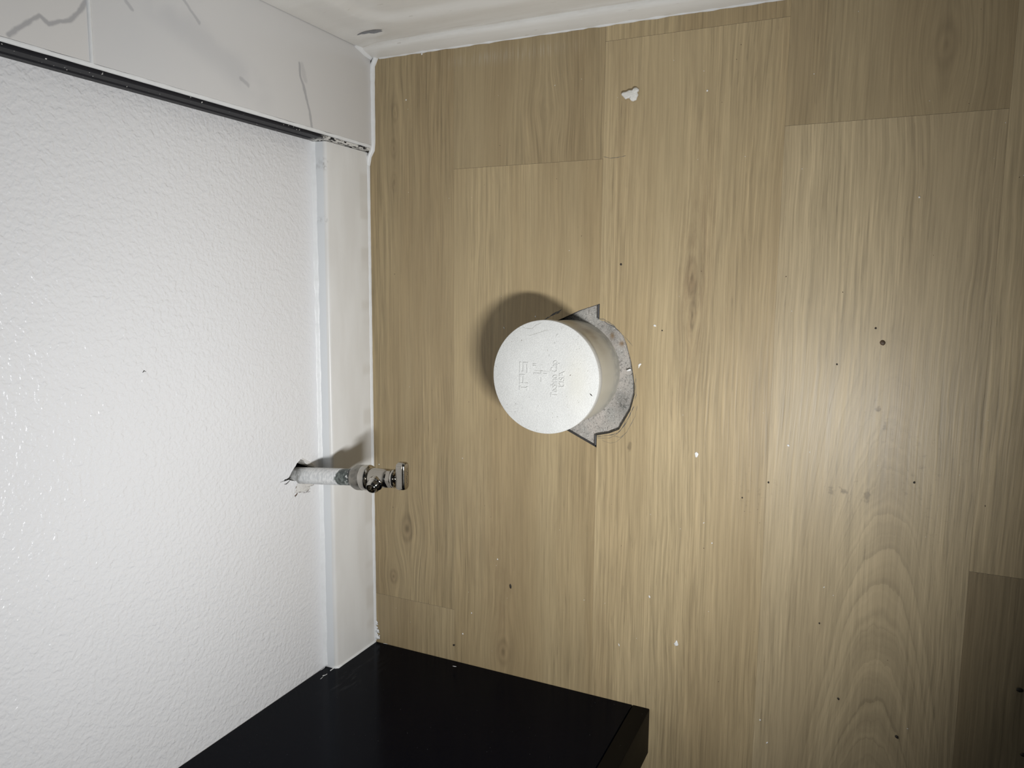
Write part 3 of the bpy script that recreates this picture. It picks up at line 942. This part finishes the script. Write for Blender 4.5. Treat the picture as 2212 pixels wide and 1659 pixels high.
# white paint scuffs on the vanity side
def vscuff(pxs, w, seed):
    bm = bmesh.new()
    ribbon(bm, [at_x(a, b, X_VAN) + Vector((.0002, 0, 0)) for a, b in pxs], w, .0002, seed, up=Vector((1, 0, 0)), ragged=.6)
    part('paint_scuff', bm, CAULK, van, None, 'small white paint scuff on the black side')
k7 = lambda a, b: (640 + a / 8.508, 1350 + b / 8.508)
vscuff([k7(620, 850), k7(690, 790), k7(720, 770)], .0014, 1)
vscuff([k7(570, 905), k7(500, 935), k7(480, 945)], .0016, 2)
vscuff([k7(490, 960), k7(440, 1000)], .0007, 3)
vscuff([k7(445, 840), k7(490, 810), k7(520, 785)], .0012, 4)
vscuff([(978, 1439), (986, 1440)], .0011, 5)
vscuff([k7(1600, 340), k7(1640, 348), k7(1680, 355)], .0007, 6)


# ------------------------------------------------------------------ capped drain pipe
PC = V3(-.0439, -.2768, 0)
drain = tag(empty('drain_pipe', (PC.x, PC.y, -.006)), 'white capped plastic drain pipe standing in the floor cut', 'pipe')
I4 = Matrix.Translation(PC)
bm = bmesh.new()
lathe(bm, [(.0560, -.035), (.0560, .0583), (.050, .0585), (.050, -.035)], I4, 96, False, False)
part('pipe', bm, PIPE, drain, 50, 'stained greyish white pipe under the cap')
CAPZ = .0675
bm = bmesh.new()
lathe(bm, [(.0555, .0572), (.0579, .0572), (.0581, .0576), (.0581, CAPZ - .0007), (.0579, CAPZ - .0002), (.0575, CAPZ), (.030, CAPZ), (.010, CAPZ)], I4, 128, True, True)
cap = part('test_cap', bm, PVC, drain, 50, 'round white cap with raised lettering')

def text_mesh(body, size, cx_, cy_, width, ext=.0007, font_w=1.0):
    cu = bpy.data.curves.new('t', 'FONT')
    cu.body = body; cu.size = size; cu.align_x = 'CENTER'; cu.align_y = 'CENTER'
    cu.extrude = ext; cu.bevel_depth = .00012; cu.bevel_resolution = 1; cu.resolution_u = 4
    o = bpy.data.objects.new('t', cu); COL.objects.link(o)
    dg = bpy.context.evaluated_depsgraph_get()
    me = bpy.data.meshes.new_from_object(o.evaluated_get(dg))
    bm = bmesh.new(); bm.from_mesh(me)
    bpy.data.objects.remove(o); bpy.data.curves.remove(cu); bpy.data.meshes.remove(me)
    xs_ = [v.co.x for v in bm.verts]; ys_ = [v.co.y for v in bm.verts]
    sx = width / (max(xs_) - min(xs_))
    mx, my = (max(xs_) + min(xs_)) / 2, (max(ys_) + min(ys_)) / 2
    for v in bm.verts:
        v.co = Vector(((v.co.x - mx) * sx + cx_, (v.co.y - my) + cy_, v.co.z + CAPZ))
    return bm
part('lettering', text_mesh('Techno Cap', .0100, -.0450, -.2888, .0370), PVC, cap, 40)
part('lettering', text_mesh('USA', .0085, -.0448, -.2960, .0165), PVC, cap, 40)
part('lettering', text_mesh('4', .0210, -.0455, -.2725, .0165), PVC, cap, 40)
part('lettering', text_mesh('"', .0120, -.0318, -.2660, .0030), PVC, cap, 40)
# block logo: I P S drawn as heavy joined blocks
bm = bmesh.new()
def blk(x0, x1, y0, y1): box(bm, x0, x1, y0, y1, CAPZ - .0002, CAPZ + .0008, .00012, 1)
lx, ly = -.0585, -.2590      # lower left of the logo
hgt = .0098
blk(lx, lx + .0042, ly, ly + .0018); blk(lx, lx + .0042, ly + hgt - .0018, ly + hgt); blk(lx + .0012, lx + .0030, ly + .0018, ly + hgt - .0018)
px_ = lx + .0056
blk(px_, px_ + .0022, ly, ly + hgt); blk(px_ + .0022, px_ + .0088, ly + hgt - .0018, ly + hgt); blk(px_ + .0022, px_ + .0088, ly + .0040, ly + .0058); blk(px_ + .0088, px_ + .0108, ly + .0040, ly + hgt)
sx_ = px_ + .0122
blk(sx_, sx_ + .0112, ly + hgt - .0018, ly + hgt); blk(sx_, sx_ + .0020, ly + .0040, ly + hgt - .0018); blk(sx_ + .0020, sx_ + .0112, ly + .0040, ly + .0058)
blk(sx_ + .0092, sx_ + .0112, ly, ly + .0040); blk(sx_, sx_ + .0092, ly, ly + .0018)
part('lettering', bm, PVC, cap, 40)
# half-moon moulding mark and a few scars on the cap face
bm = bmesh.new()
c = at_z(1205, 728, CAPZ)
pts = [c + V3(.0030 * math.sin(math.radians(a)), .0024 * math.cos(math.radians(a)) - .0006, .0005) for a in range(-90, 91, 15)]
prism(bm, pts, V3(0, 0, -.0006))
part('mould_mark', bm, PVC, cap, 40)
def capscar(pxs, w, seed, mt=CRUMB, h=.00018):
    bm = bmesh.new()
    ribbon(bm, [at_z(a, b, CAPZ) + V3(0, 0, .00003) for a, b in pxs], w, h, seed, ragged=.5)
    part('scar', bm, mt, cap, None, 'small dark mark on the cap face')
capscar([c5(1135, 1035), c5(1148, 1050), c5(1160, 1062)], .0009, 1)
capscar([c5(958, 872), c5(968, 872)], .0016, 2, SEED)
capscar([c5(858, 945), c5(870, 955)], .0012, 3, SEED)
capscar([c5(640, 832), c5(690, 834), c5(735, 838), c5(780, 843)], .0003, 4, SCARF)
capscar([c5(648, 780), c5(660, 812)], .0003, 5, SCARF)
capscar([c5(765, 1180), c5(770, 1195)], .0004, 6, SCARF)
capscar([c5(820, 584), c5(827, 586)], .0009, 7)
capscar([c5(530, 440), c5(570, 455), c5(620, 455), c5(660, 420), c5(700, 405)], .0004, 8, SCARF)
capscar([c5(590, 520), c5(660, 500), c5(760, 465)], .0003, 9, SCARF)

# ------------------------------------------------------------------ shut-off valve on its stub pipe
AX0 = V3(-.1667, 0, .1157)
AD = V3(.088, -1, 0).normalized()
valve = tag(empty('shutoff_valve', AX0), 'chrome shut-off valve on a paint-smeared pipe from the wall', 'valve')
zax = AD; xax = V3(0, 0, 1).cross(zax).normalized(); yax = zax.cross(xax)
MV = Matrix((xax, yax, zax)).transposed().to_4x4(); MV.translation = AX0
bm = bmesh.new()
prof = [(.0092, -.070)]
rnd = random.Random(5)
for k in range(0, 56):
    s = k * .0014
    prof.append((.0092 + (.00012 * rnd.random() if s < .058 else -.0001), s))
lathe(bm, prof, MV, 40)
part('stub_pipe', bm, STUB, valve, 180, 'pipe brushed with white paint, dark bare metal near the nut')
# compression nut: six blunt flats, domed back
bm = bmesh.new()
def hexring(r, h, rnd_=.5, n=48, rot=0.2):
    out = []
    for i in range(n):
        a = 2 * math.pi * i / n
        b = ((a + rot) % (math.pi / 3)) - math.pi / 6
        rh = r * math.cos(math.pi / 6) / math.cos(b)
        rr_ = rh * (1 - rnd_) + r * .95 * rnd_
        out.append(MV @ Vector((rr_ * math.cos(a), rr_ * math.sin(a), h)))
    return out
def rings_mesh(bm, R, cap0=True, cap1=True):
    V = [[bm.verts.new(p) for p in r] for r in R]
    n = len(V[0])
    for a, b in zip(V[:-1], V[1:]):
        for i in range(n):
            j = (i + 1) % n
            bm.faces.new((a[i], a[j], b[j], b[i]))
    if cap0: bm.faces.new(list(reversed(V[0])))
    if cap1: bm.faces.new(V[-1])
rings_mesh(bm, [hexring(.0095, .0738, 1), hexring(.0118, .0745, .9), hexring(.0138, .0770, .45), hexring(.0143, .0795, .35), hexring(.0143, .0868, .35), hexring(.0138, .0885, .8)])
part('compression_nut', bm, DULL, valve, 40, 'dull scuffed metal nut')
bm = bmesh.new()
lathe(bm, [(.0125, .0870), (.0136, .0884), (.0138, .0896), (.0138, .0948), (.0133, .0963), (.0118, .0972), (.0100, .0978)], MV, 64)
part('collar', bm, CHROME, valve, 35)
bm = bmesh.new()
lathe(bm, [(.0090, .0970), (.0104, .0982), (.0107, .0998), (.0105, .1040), (.0103, .1150), (.0100, .1205), (.0092, .1217)], MV, 64)
part('body', bm, NICKEL, valve, 35)
# outlet: collar, threaded spout, bore
od = V3(-.40, -.02, .90).normalized()
oo = AX0 + AD * .1085
ox = od.cross(AD).normalized(); oy = od.cross(ox)
MO = Matrix((ox, oy, od)).transposed().to_4x4(); MO.translation = oo
bm = bmesh.new()
lathe(bm, [(.0080, .004), (.0084, .0085), (.0084, .0108), (.0078, .0116), (.0070, .0119)], MO, 56)
part('outlet_collar', bm, CHROME, valve, 35)
bm = bmesh.new()
prof = [(.0066, .010)]
for k in range(6):
    h = .0120 + k * .0008
    prof += [(.0069, h), (.0072, h + .0003), (.0069, h + .0006)]
prof += [(.0066, .0170), (.0061, .0182), (.0058, .0190), (.0055, .0192), (.0051, .0190), (.0049, .0180), (.0046, .0120), (.0044, .0080)]
lathe(bm, prof, MO, 56, True, True)
part('outlet', bm, CHROME, valve, 40, 'shiny threaded outlet pointing up')
# packing nut and dished washer behind the handle
bm = bmesh.new()
rings_mesh(bm, [hexring(.0088, .1205, .3, rot=.5), hexring(.0106, .1213, .25, rot=.5), hexring(.0106, .1258, .25, rot=.5), hexring(.0092, .1268, .5, rot=.5)])
part('packing_nut', bm, NICKEL, valve, 40)
bm = bmesh.new()
lathe(bm, [(.0070, .1255), (.0096, .1264), (.0102, .1276), (.0099, .1289), (.0084, .1298), (.0070, .1292), (.0058, .1288), (.0040, .1290), (.0032, .1312)], MV, 56)
part('dished_washer', bm, CHROME, valve, 40)
bm = bmesh.new()
lathe(bm, [(.0036, .127), (.0036, .133)], MV, 24)
part('stem', bm, CHROME, valve, 40)
# oval handle with ribbed edges; long axis level along the wall
bm = bmesh.new()
HS0, HS1, HL, HT = .1312, .1424, .0150, .0056
def hloop(sc, h, rib=0.0):
    out = []
    n = 168
    for i in range(n):
        t = i / n * 2 * math.pi
        ex = 5.0
        cx_ = math.copysign(abs(math.cos(t)) ** (2 / ex), math.cos(t)); cy_ = math.copysign(abs(math.sin(t)) ** (2 / 3.2), math.sin(t))
        x_, y_ = cx_ * HL * sc, cy_ * HT * (sc if sc > .9 else sc * .96)
        out.append((x_, y_))
    return out
def hpt(x_, y_, h):
    return AX0 + AD * h + V3(.0030, 0, 0) + V3(1, 0, 0) * x_ + V3(0, 0, 1) * y_
R = []
for sc, h in ((.80, HS0), (.93, HS0 + .0008), (1.0, HS0 + .0022), (1.0, HS1 - .0030), (.97, HS1 - .0012), (.90, HS1 - .0003), (.80, HS1), (.60, HS1 + .0002)):
    R.append([hpt(x_, y_, h) for x_, y_ in hloop(sc, h)])
rings_mesh(bm, R)
hd = part('handle', bm, NICKEL, valve, 40, 'small ribbed oval handle')
bm = bmesh.new()
for k in range(19):
    x_ = -.0126 + k * .0014
    for s in (1, -1):
        zt = s * (HT * (1 - abs(x_ / HL) ** 5) ** (1 / 3.2) - .0002)
        pts = []
        for dx, dz in ((-.00050, -.0003), (-.00022, .00062), (.00022, .00062), (.00050, -.0003)):
            pts.append((x_ + dx, zt + s * dz))
        a = [bm.verts.new(hpt(p, q, HS0 + .0012)) for p, q in pts]
        b = [bm.verts.new(hpt(p, q, HS1 - .0024)) for p, q in pts]
        for i in range(4):
            j = (i + 1) % 4
            bm.faces.new((a[i], a[j], b[j], b[i]))
        bm.faces.new(list(reversed(a))); bm.faces.new(b)
part('grip_ribs', bm, CHROME, hd)
bm = bmesh.new()
rnd = random.Random(3)
for k in range(9):
    p = hpt(-.0085 + k * .0020, (rnd.random() - .5) * .0030, HS1 + .0002)
    box(bm, p.x - .0006, p.x + .0006, p.y - .0003, p.y + .0004, p.z - .0004, p.z + .0004, .0001, 1)
part('raised_marks', bm, CHROME, hd)

# ------------------------------------------------------------------ crumbs and chips lying about
def outline_chip(name, mats, pxs, th, label, cat, group=None, seed=0, base=0.0, curl=0.0, dome=.5):
    rnd = random.Random(seed)
    pts = [at_z(a, b, base) for a, b in pxs]
    c = sum(pts, Vector()) / len(pts)
    bm = bmesh.new()
    R = []
    for t, h in ((.96, .00002), (1.0, th * .45), (.93, th * .9), (.70, th * (1 + dome * .2)), (.38, th * (1 + dome * .3))):
        ring = []
        for p in pts:
            q = (p - c) * t
            z = h + (curl * (q.length / .008) ** 2 if h > .0001 else 0)
            if .5 < t < .99 or t < .5: z += th * .35 * mnoise.noise(Vector((q.x * 500, q.y * 500, seed)))
            ring.append(V3(q.x, q.y, max(z, .00002)))
        R.append(ring)
    rings_mesh(bm, R)
    o = link(name, bm, mats, None, 180)
    o.location = c
    return tag(o, label, cat, group)

k1 = lambda a, b: (1330 + a / 30.16, 175 + b / 30.16)
outline_chip('plaster_chip', CHIP, [k1(*q) for q in [(390, 830), (540, 770), (700, 710), (900, 620), (1020, 610), (1150, 590), (1230, 500), (1300, 440), (1420, 440), (1540, 560), (1530, 680), (1440, 730), (1470, 830), (1510, 920), (1460, 1010), (1420, 1100), (1370, 1260), (1250, 1310), (1160, 1350), (1050, 1320), (970, 1240), (950, 1170), (830, 1140), (740, 1190), (650, 1210), (570, 1110), (470, 1010), (390, 930)]],
             .0030, 'largest chip, a ragged beige-white plaster flake on the floor near the bathtub', 'chip', None, 1)
k2 = lambda a, b: (1480 + a / 36.87, 960 + b / 36.87)
outline_chip('paint_chip', CHIPC, [k2(*q) for q in [(750, 720), (820, 640), (890, 580), (960, 630), (1030, 690), (1080, 770), (1040, 870), (980, 990), (900, 1050), (820, 990), (800, 880), (790, 800)]], .0007,
             'oval white paint chip on the pale plank to the right of the drain pipe', 'chip', 'white chips on the floor', 2)
k3 = lambda a, b: (1430 + a / 36.87, 1360 + b / 36.87)
outline_chip('paint_chip', CHIPC, [k3(*q) for q in [(930, 1080), (1030, 1030), (1090, 910), (1155, 830), (1220, 900), (1270, 1040), (1320, 1200), (1240, 1290), (1170, 1260), (1100, 1310), (1010, 1210), (990, 1140)]], .0012,
             'pointed white paint chip on the floor just past the vanity side', 'chip', 'white chips on the floor', 3)
k4_ = lambda a, b: (1340 + a / 22.12, 740 + b / 22.12)
outline_chip('paint_chip', CHIPC, [k4_(*q) for q in [(860, 1060), (900, 1015), (960, 990), (1015, 1020), (980, 1070), (930, 1130), (895, 1210), (865, 1235), (868, 1150)]], .0007,
             'bright white comma-shaped chip on the plank beside the concrete', 'chip', 'white chips on the floor', 4)
outline_chip('mortar_chip', CHIPC, [k4_(*q) for q in [(310, 1320), (400, 1270), (500, 1235), (550, 1290), (510, 1340), (450, 1350), (370, 1375)]], .0025,
             'white mortar lump lying on the bare concrete at the edge of the cut', 'chip', None, 5, base=-.0078)
outline_chip('paint_chip', CHIPC, [c4(*q) for q in [(2130, 770), (2150, 745), (2185, 755), (2190, 785), (2160, 790)]], .0006,
             'small white flake on the plank above right of the concrete cut', 'chip', 'white chips on the floor', 6)

def blob(name, mt, px, py, r, label, cat, group=None, seed=0, elong=1.0, rot=0.0, flat=.55, base=0.0):
    rnd = random.Random(seed + 50)
    bm = bmesh.new()
    rr = bmesh.ops.create_icosphere(bm, subdivisions=2, radius=1)
    for v in rr['verts']:
        d = v.co.normalized()
        k = 1 + .28 * mnoise.noise(d * 1.6 + V3(seed, 0, 0))
        q = V3(d.x * r * elong * k, d.y * r * k, (d.z * flat + flat) * r * k * .9)
        q = q * .78
        v.co = V3(q.x * math.cos(rot) - q.y * math.sin(rot), q.x * math.sin(rot) + q.y * math.cos(rot), max(q.z, .00002))
    o = link(name, bm, mt, None, 180)
    o.location = at_z(px, py, base)
    return tag(o, label, cat, group)

WG = 'white chips on the floor'
DG = 'dark crumbs on the floor'
blob('paint_chip', CHIPC, 1403, 1289, .0010, 'thin white flake on the pale plank above the vanity front corner', 'chip', WG, 11, 2.0, .4, .3)
blob('paint_chip', CHIPC, 1337, 1393, .0007, 'hair-thin white sliver near the vanity side', 'chip', WG, 12, 3.2, .35, .3)
blob('paint_chip', CHIPC, 1075, 1208, .0010, 'small white dot on the floor between the valve and the vanity', 'chip', WG, 13, 1.1)
blob('paint_chip', CHIPC, 911.5, 117, .0013, 'round white crumb against the foot of the bathtub', 'chip', WG, 14, 1.0)
blob('paint_chip', CHIPC, 1000, 1369, .0011, 'white crumb next to the dark crumb close to the vanity', 'chip', WG, 15, 1.2)
blob('paint_chip', CHIPC, 1019, 1324, .0009, 'dull white crumb on the floor a little way from the vanity', 'chip', WG, 16, 1.1)
blob('paint_chip', CHIPC, 1703, 962, .0012, 'cream crumb beside a small brown stain on the brightest plank', 'chip', WG, 17, 1.5, 1.0)
blob('paint_chip', CHIPC, 1157, 683.5, .0009, 'white crumb in the shadow of the drain pipe nearest the pencil mark', 'chip', WG, 18, 1.2)
blob('paint_chip', CHIPC, 1089, 708, .0007, 'white sliver in the middle of the shadow of the drain pipe', 'chip', WG, 19, 2.2, .5)
blob('paint_chip', CHIPC, 1528, 196, .0011, 'white crumb on the plank to the right of the largest chip', 'chip', WG, 20, 1.1)
blob('paint_chip', CHIPC, 1986, 426, .0011, 'white crumb on the wide plank far from the wall', 'chip', WG, 21, 1.1)
blob('paint_chip', CHIPC, 877.5, 216, .0010, 'white crumb by the wall just below the tiles', 'chip', WG, 22, 1.1)
blob('paint_chip', CHIPC, 819, 1003, .0008, 'white crumb at the baseboard under the valve handle', 'chip', WG, 23, 1.1)
blob('paint_chip', CHIPC, 1642, 1555, .0010, 'white crumb on the floor beyond the vanity front', 'chip', WG, 24, 1.3)
blob('paint_chip', CHIPC, 1657, 1604, .0009, 'white sliver at the bottom edge beyond the vanity', 'chip', WG, 25, 2.0, 2.5)
blob('paint_chip', CHIPC, 1538, 1173, .0009, 'white dot on the pale plank between the drain and the vanity', 'chip', WG, 26, 1.1)
blob('brown_crumb', SEED, 1906.5, 740.5, .0028, 'round brown crumb like a seed on the wide bright plank', 'crumb', None, 31, 1.1, .6, .5)
blob('dark_crumb', CRUMB, 1891.5, 709, .0011, 'tiny dark crumb beside the round brown one', 'crumb', DG, 32, 1.2)
blob('dark_crumb', CRUMB, 1103, 1266, .0017, 'black elongated crumb on the floor between drain and vanity', 'crumb', DG, 33, 2.1, .1, .4)
blob('dark_crumb', CRUMB, 1660, 1042, .0012, 'black crumb above the smudged foot marks', 'crumb', DG, 34, 1.1)
blob('dark_crumb', CRUMB, 981, 1393, .0015, 'black crumb almost touching the vanity side', 'crumb', DG, 35, 1.6, 2.2)
blob('dark_crumb', CRUMB, 2202, 1489, .0036, 'largest black crumb at the dark right edge of the floor', 'crumb', DG, 36, .7)
blob('dark_crumb', CRUMB, 2209, 1629, .0028, 'black crumb in the darkest corner of the floor', 'crumb', DG, 37, .8)
blob('dark_crumb', CRUMB, 1811, 1509, .0013, 'dark crumb on the arched grain of the wide plank', 'crumb', DG, 38, 1.4, .8)
blob('dark_crumb', CRUMB, 1937, 1591, .0018, 'dark crumb on the arched grain near the right seam', 'crumb', DG, 39, 1.4, .7)
blob('dark_crumb', CRUMB, 1341.5, 571, .0015, 'brown speck on the pale plank above the concrete cut', 'crumb', DG, 40, 1.0, 0, .2)
blob('dark_crumb', CRUMB, 1430.5, 714, .0009, 'black dot right of the white flake above the cut', 'crumb', DG, 41, 1.0)
blob('dark_crumb', CRUMB, 1808, 787, .0010, 'black dot left of and below the round brown crumb', 'crumb', DG, 42, 1.1)
blob('dark_crumb', CRUMB, 1975, 1042, .0012, 'black dot at the far end of the smudged foot marks', 'crumb', DG, 43, 1.2)
blob('dark_crumb', CRUMB, 1603.5, 1075, .0009, 'black dot at the near end of the smudged foot marks', 'crumb', DG, 44, 1.3)
blob('dark_crumb', CRUMB, 1770, 1346, .0010, 'black dot on the wide plank before the arched grain', 'crumb', DG, 45, 1.2)

# scattered dust nobody could count
def dust(name, mt, n, rng, seed, label):
    rnd = random.Random(seed)
    bm = bmesh.new()
    k = 0
    while k < n:
        x_, y_ = rnd.uniform(-.40, .30), rnd.uniform(-.76, -.03)
        if x_ < X_VAN + .006 and y_ > -.385: continue
        if math.hypot(x_ - PC.x, y_ - PC.y) < .10: continue
        r = rng[0] + (rng[1] - rng[0]) * rnd.random() ** 3
        a = rnd.random() * 6.28; e = 1 + rnd.random() * 1.2
        vs_ = []
        for q in ((1, 0, 0), (0, 1, 0), (-1, 0, 0), (0, -1, 0)):
            X, Y = q[0] * r * e, q[1] * r
            vs_.append(bm.verts.new((x_ + X * math.cos(a) - Y * math.sin(a), y_ + X * math.sin(a) + Y * math.cos(a), .00003)))
        t = bm.verts.new((x_, y_, r * .8))
        for i in range(4): bm.faces.new((vs_[i], vs_[(i + 1) % 4], t))
        k += 1
    o = link(name, bm, mt)
    o['kind'] = 'stuff'
    return tag(o, label, 'dust')
dust('white_dust', CHIPC, 60, (.00022, .0005), 5, 'fine white dust specks scattered over the plank floor')
dust('dark_grit', SEED, 60, (.00022, .00055), 6, 'fine dark grit specks scattered over the plank floor')
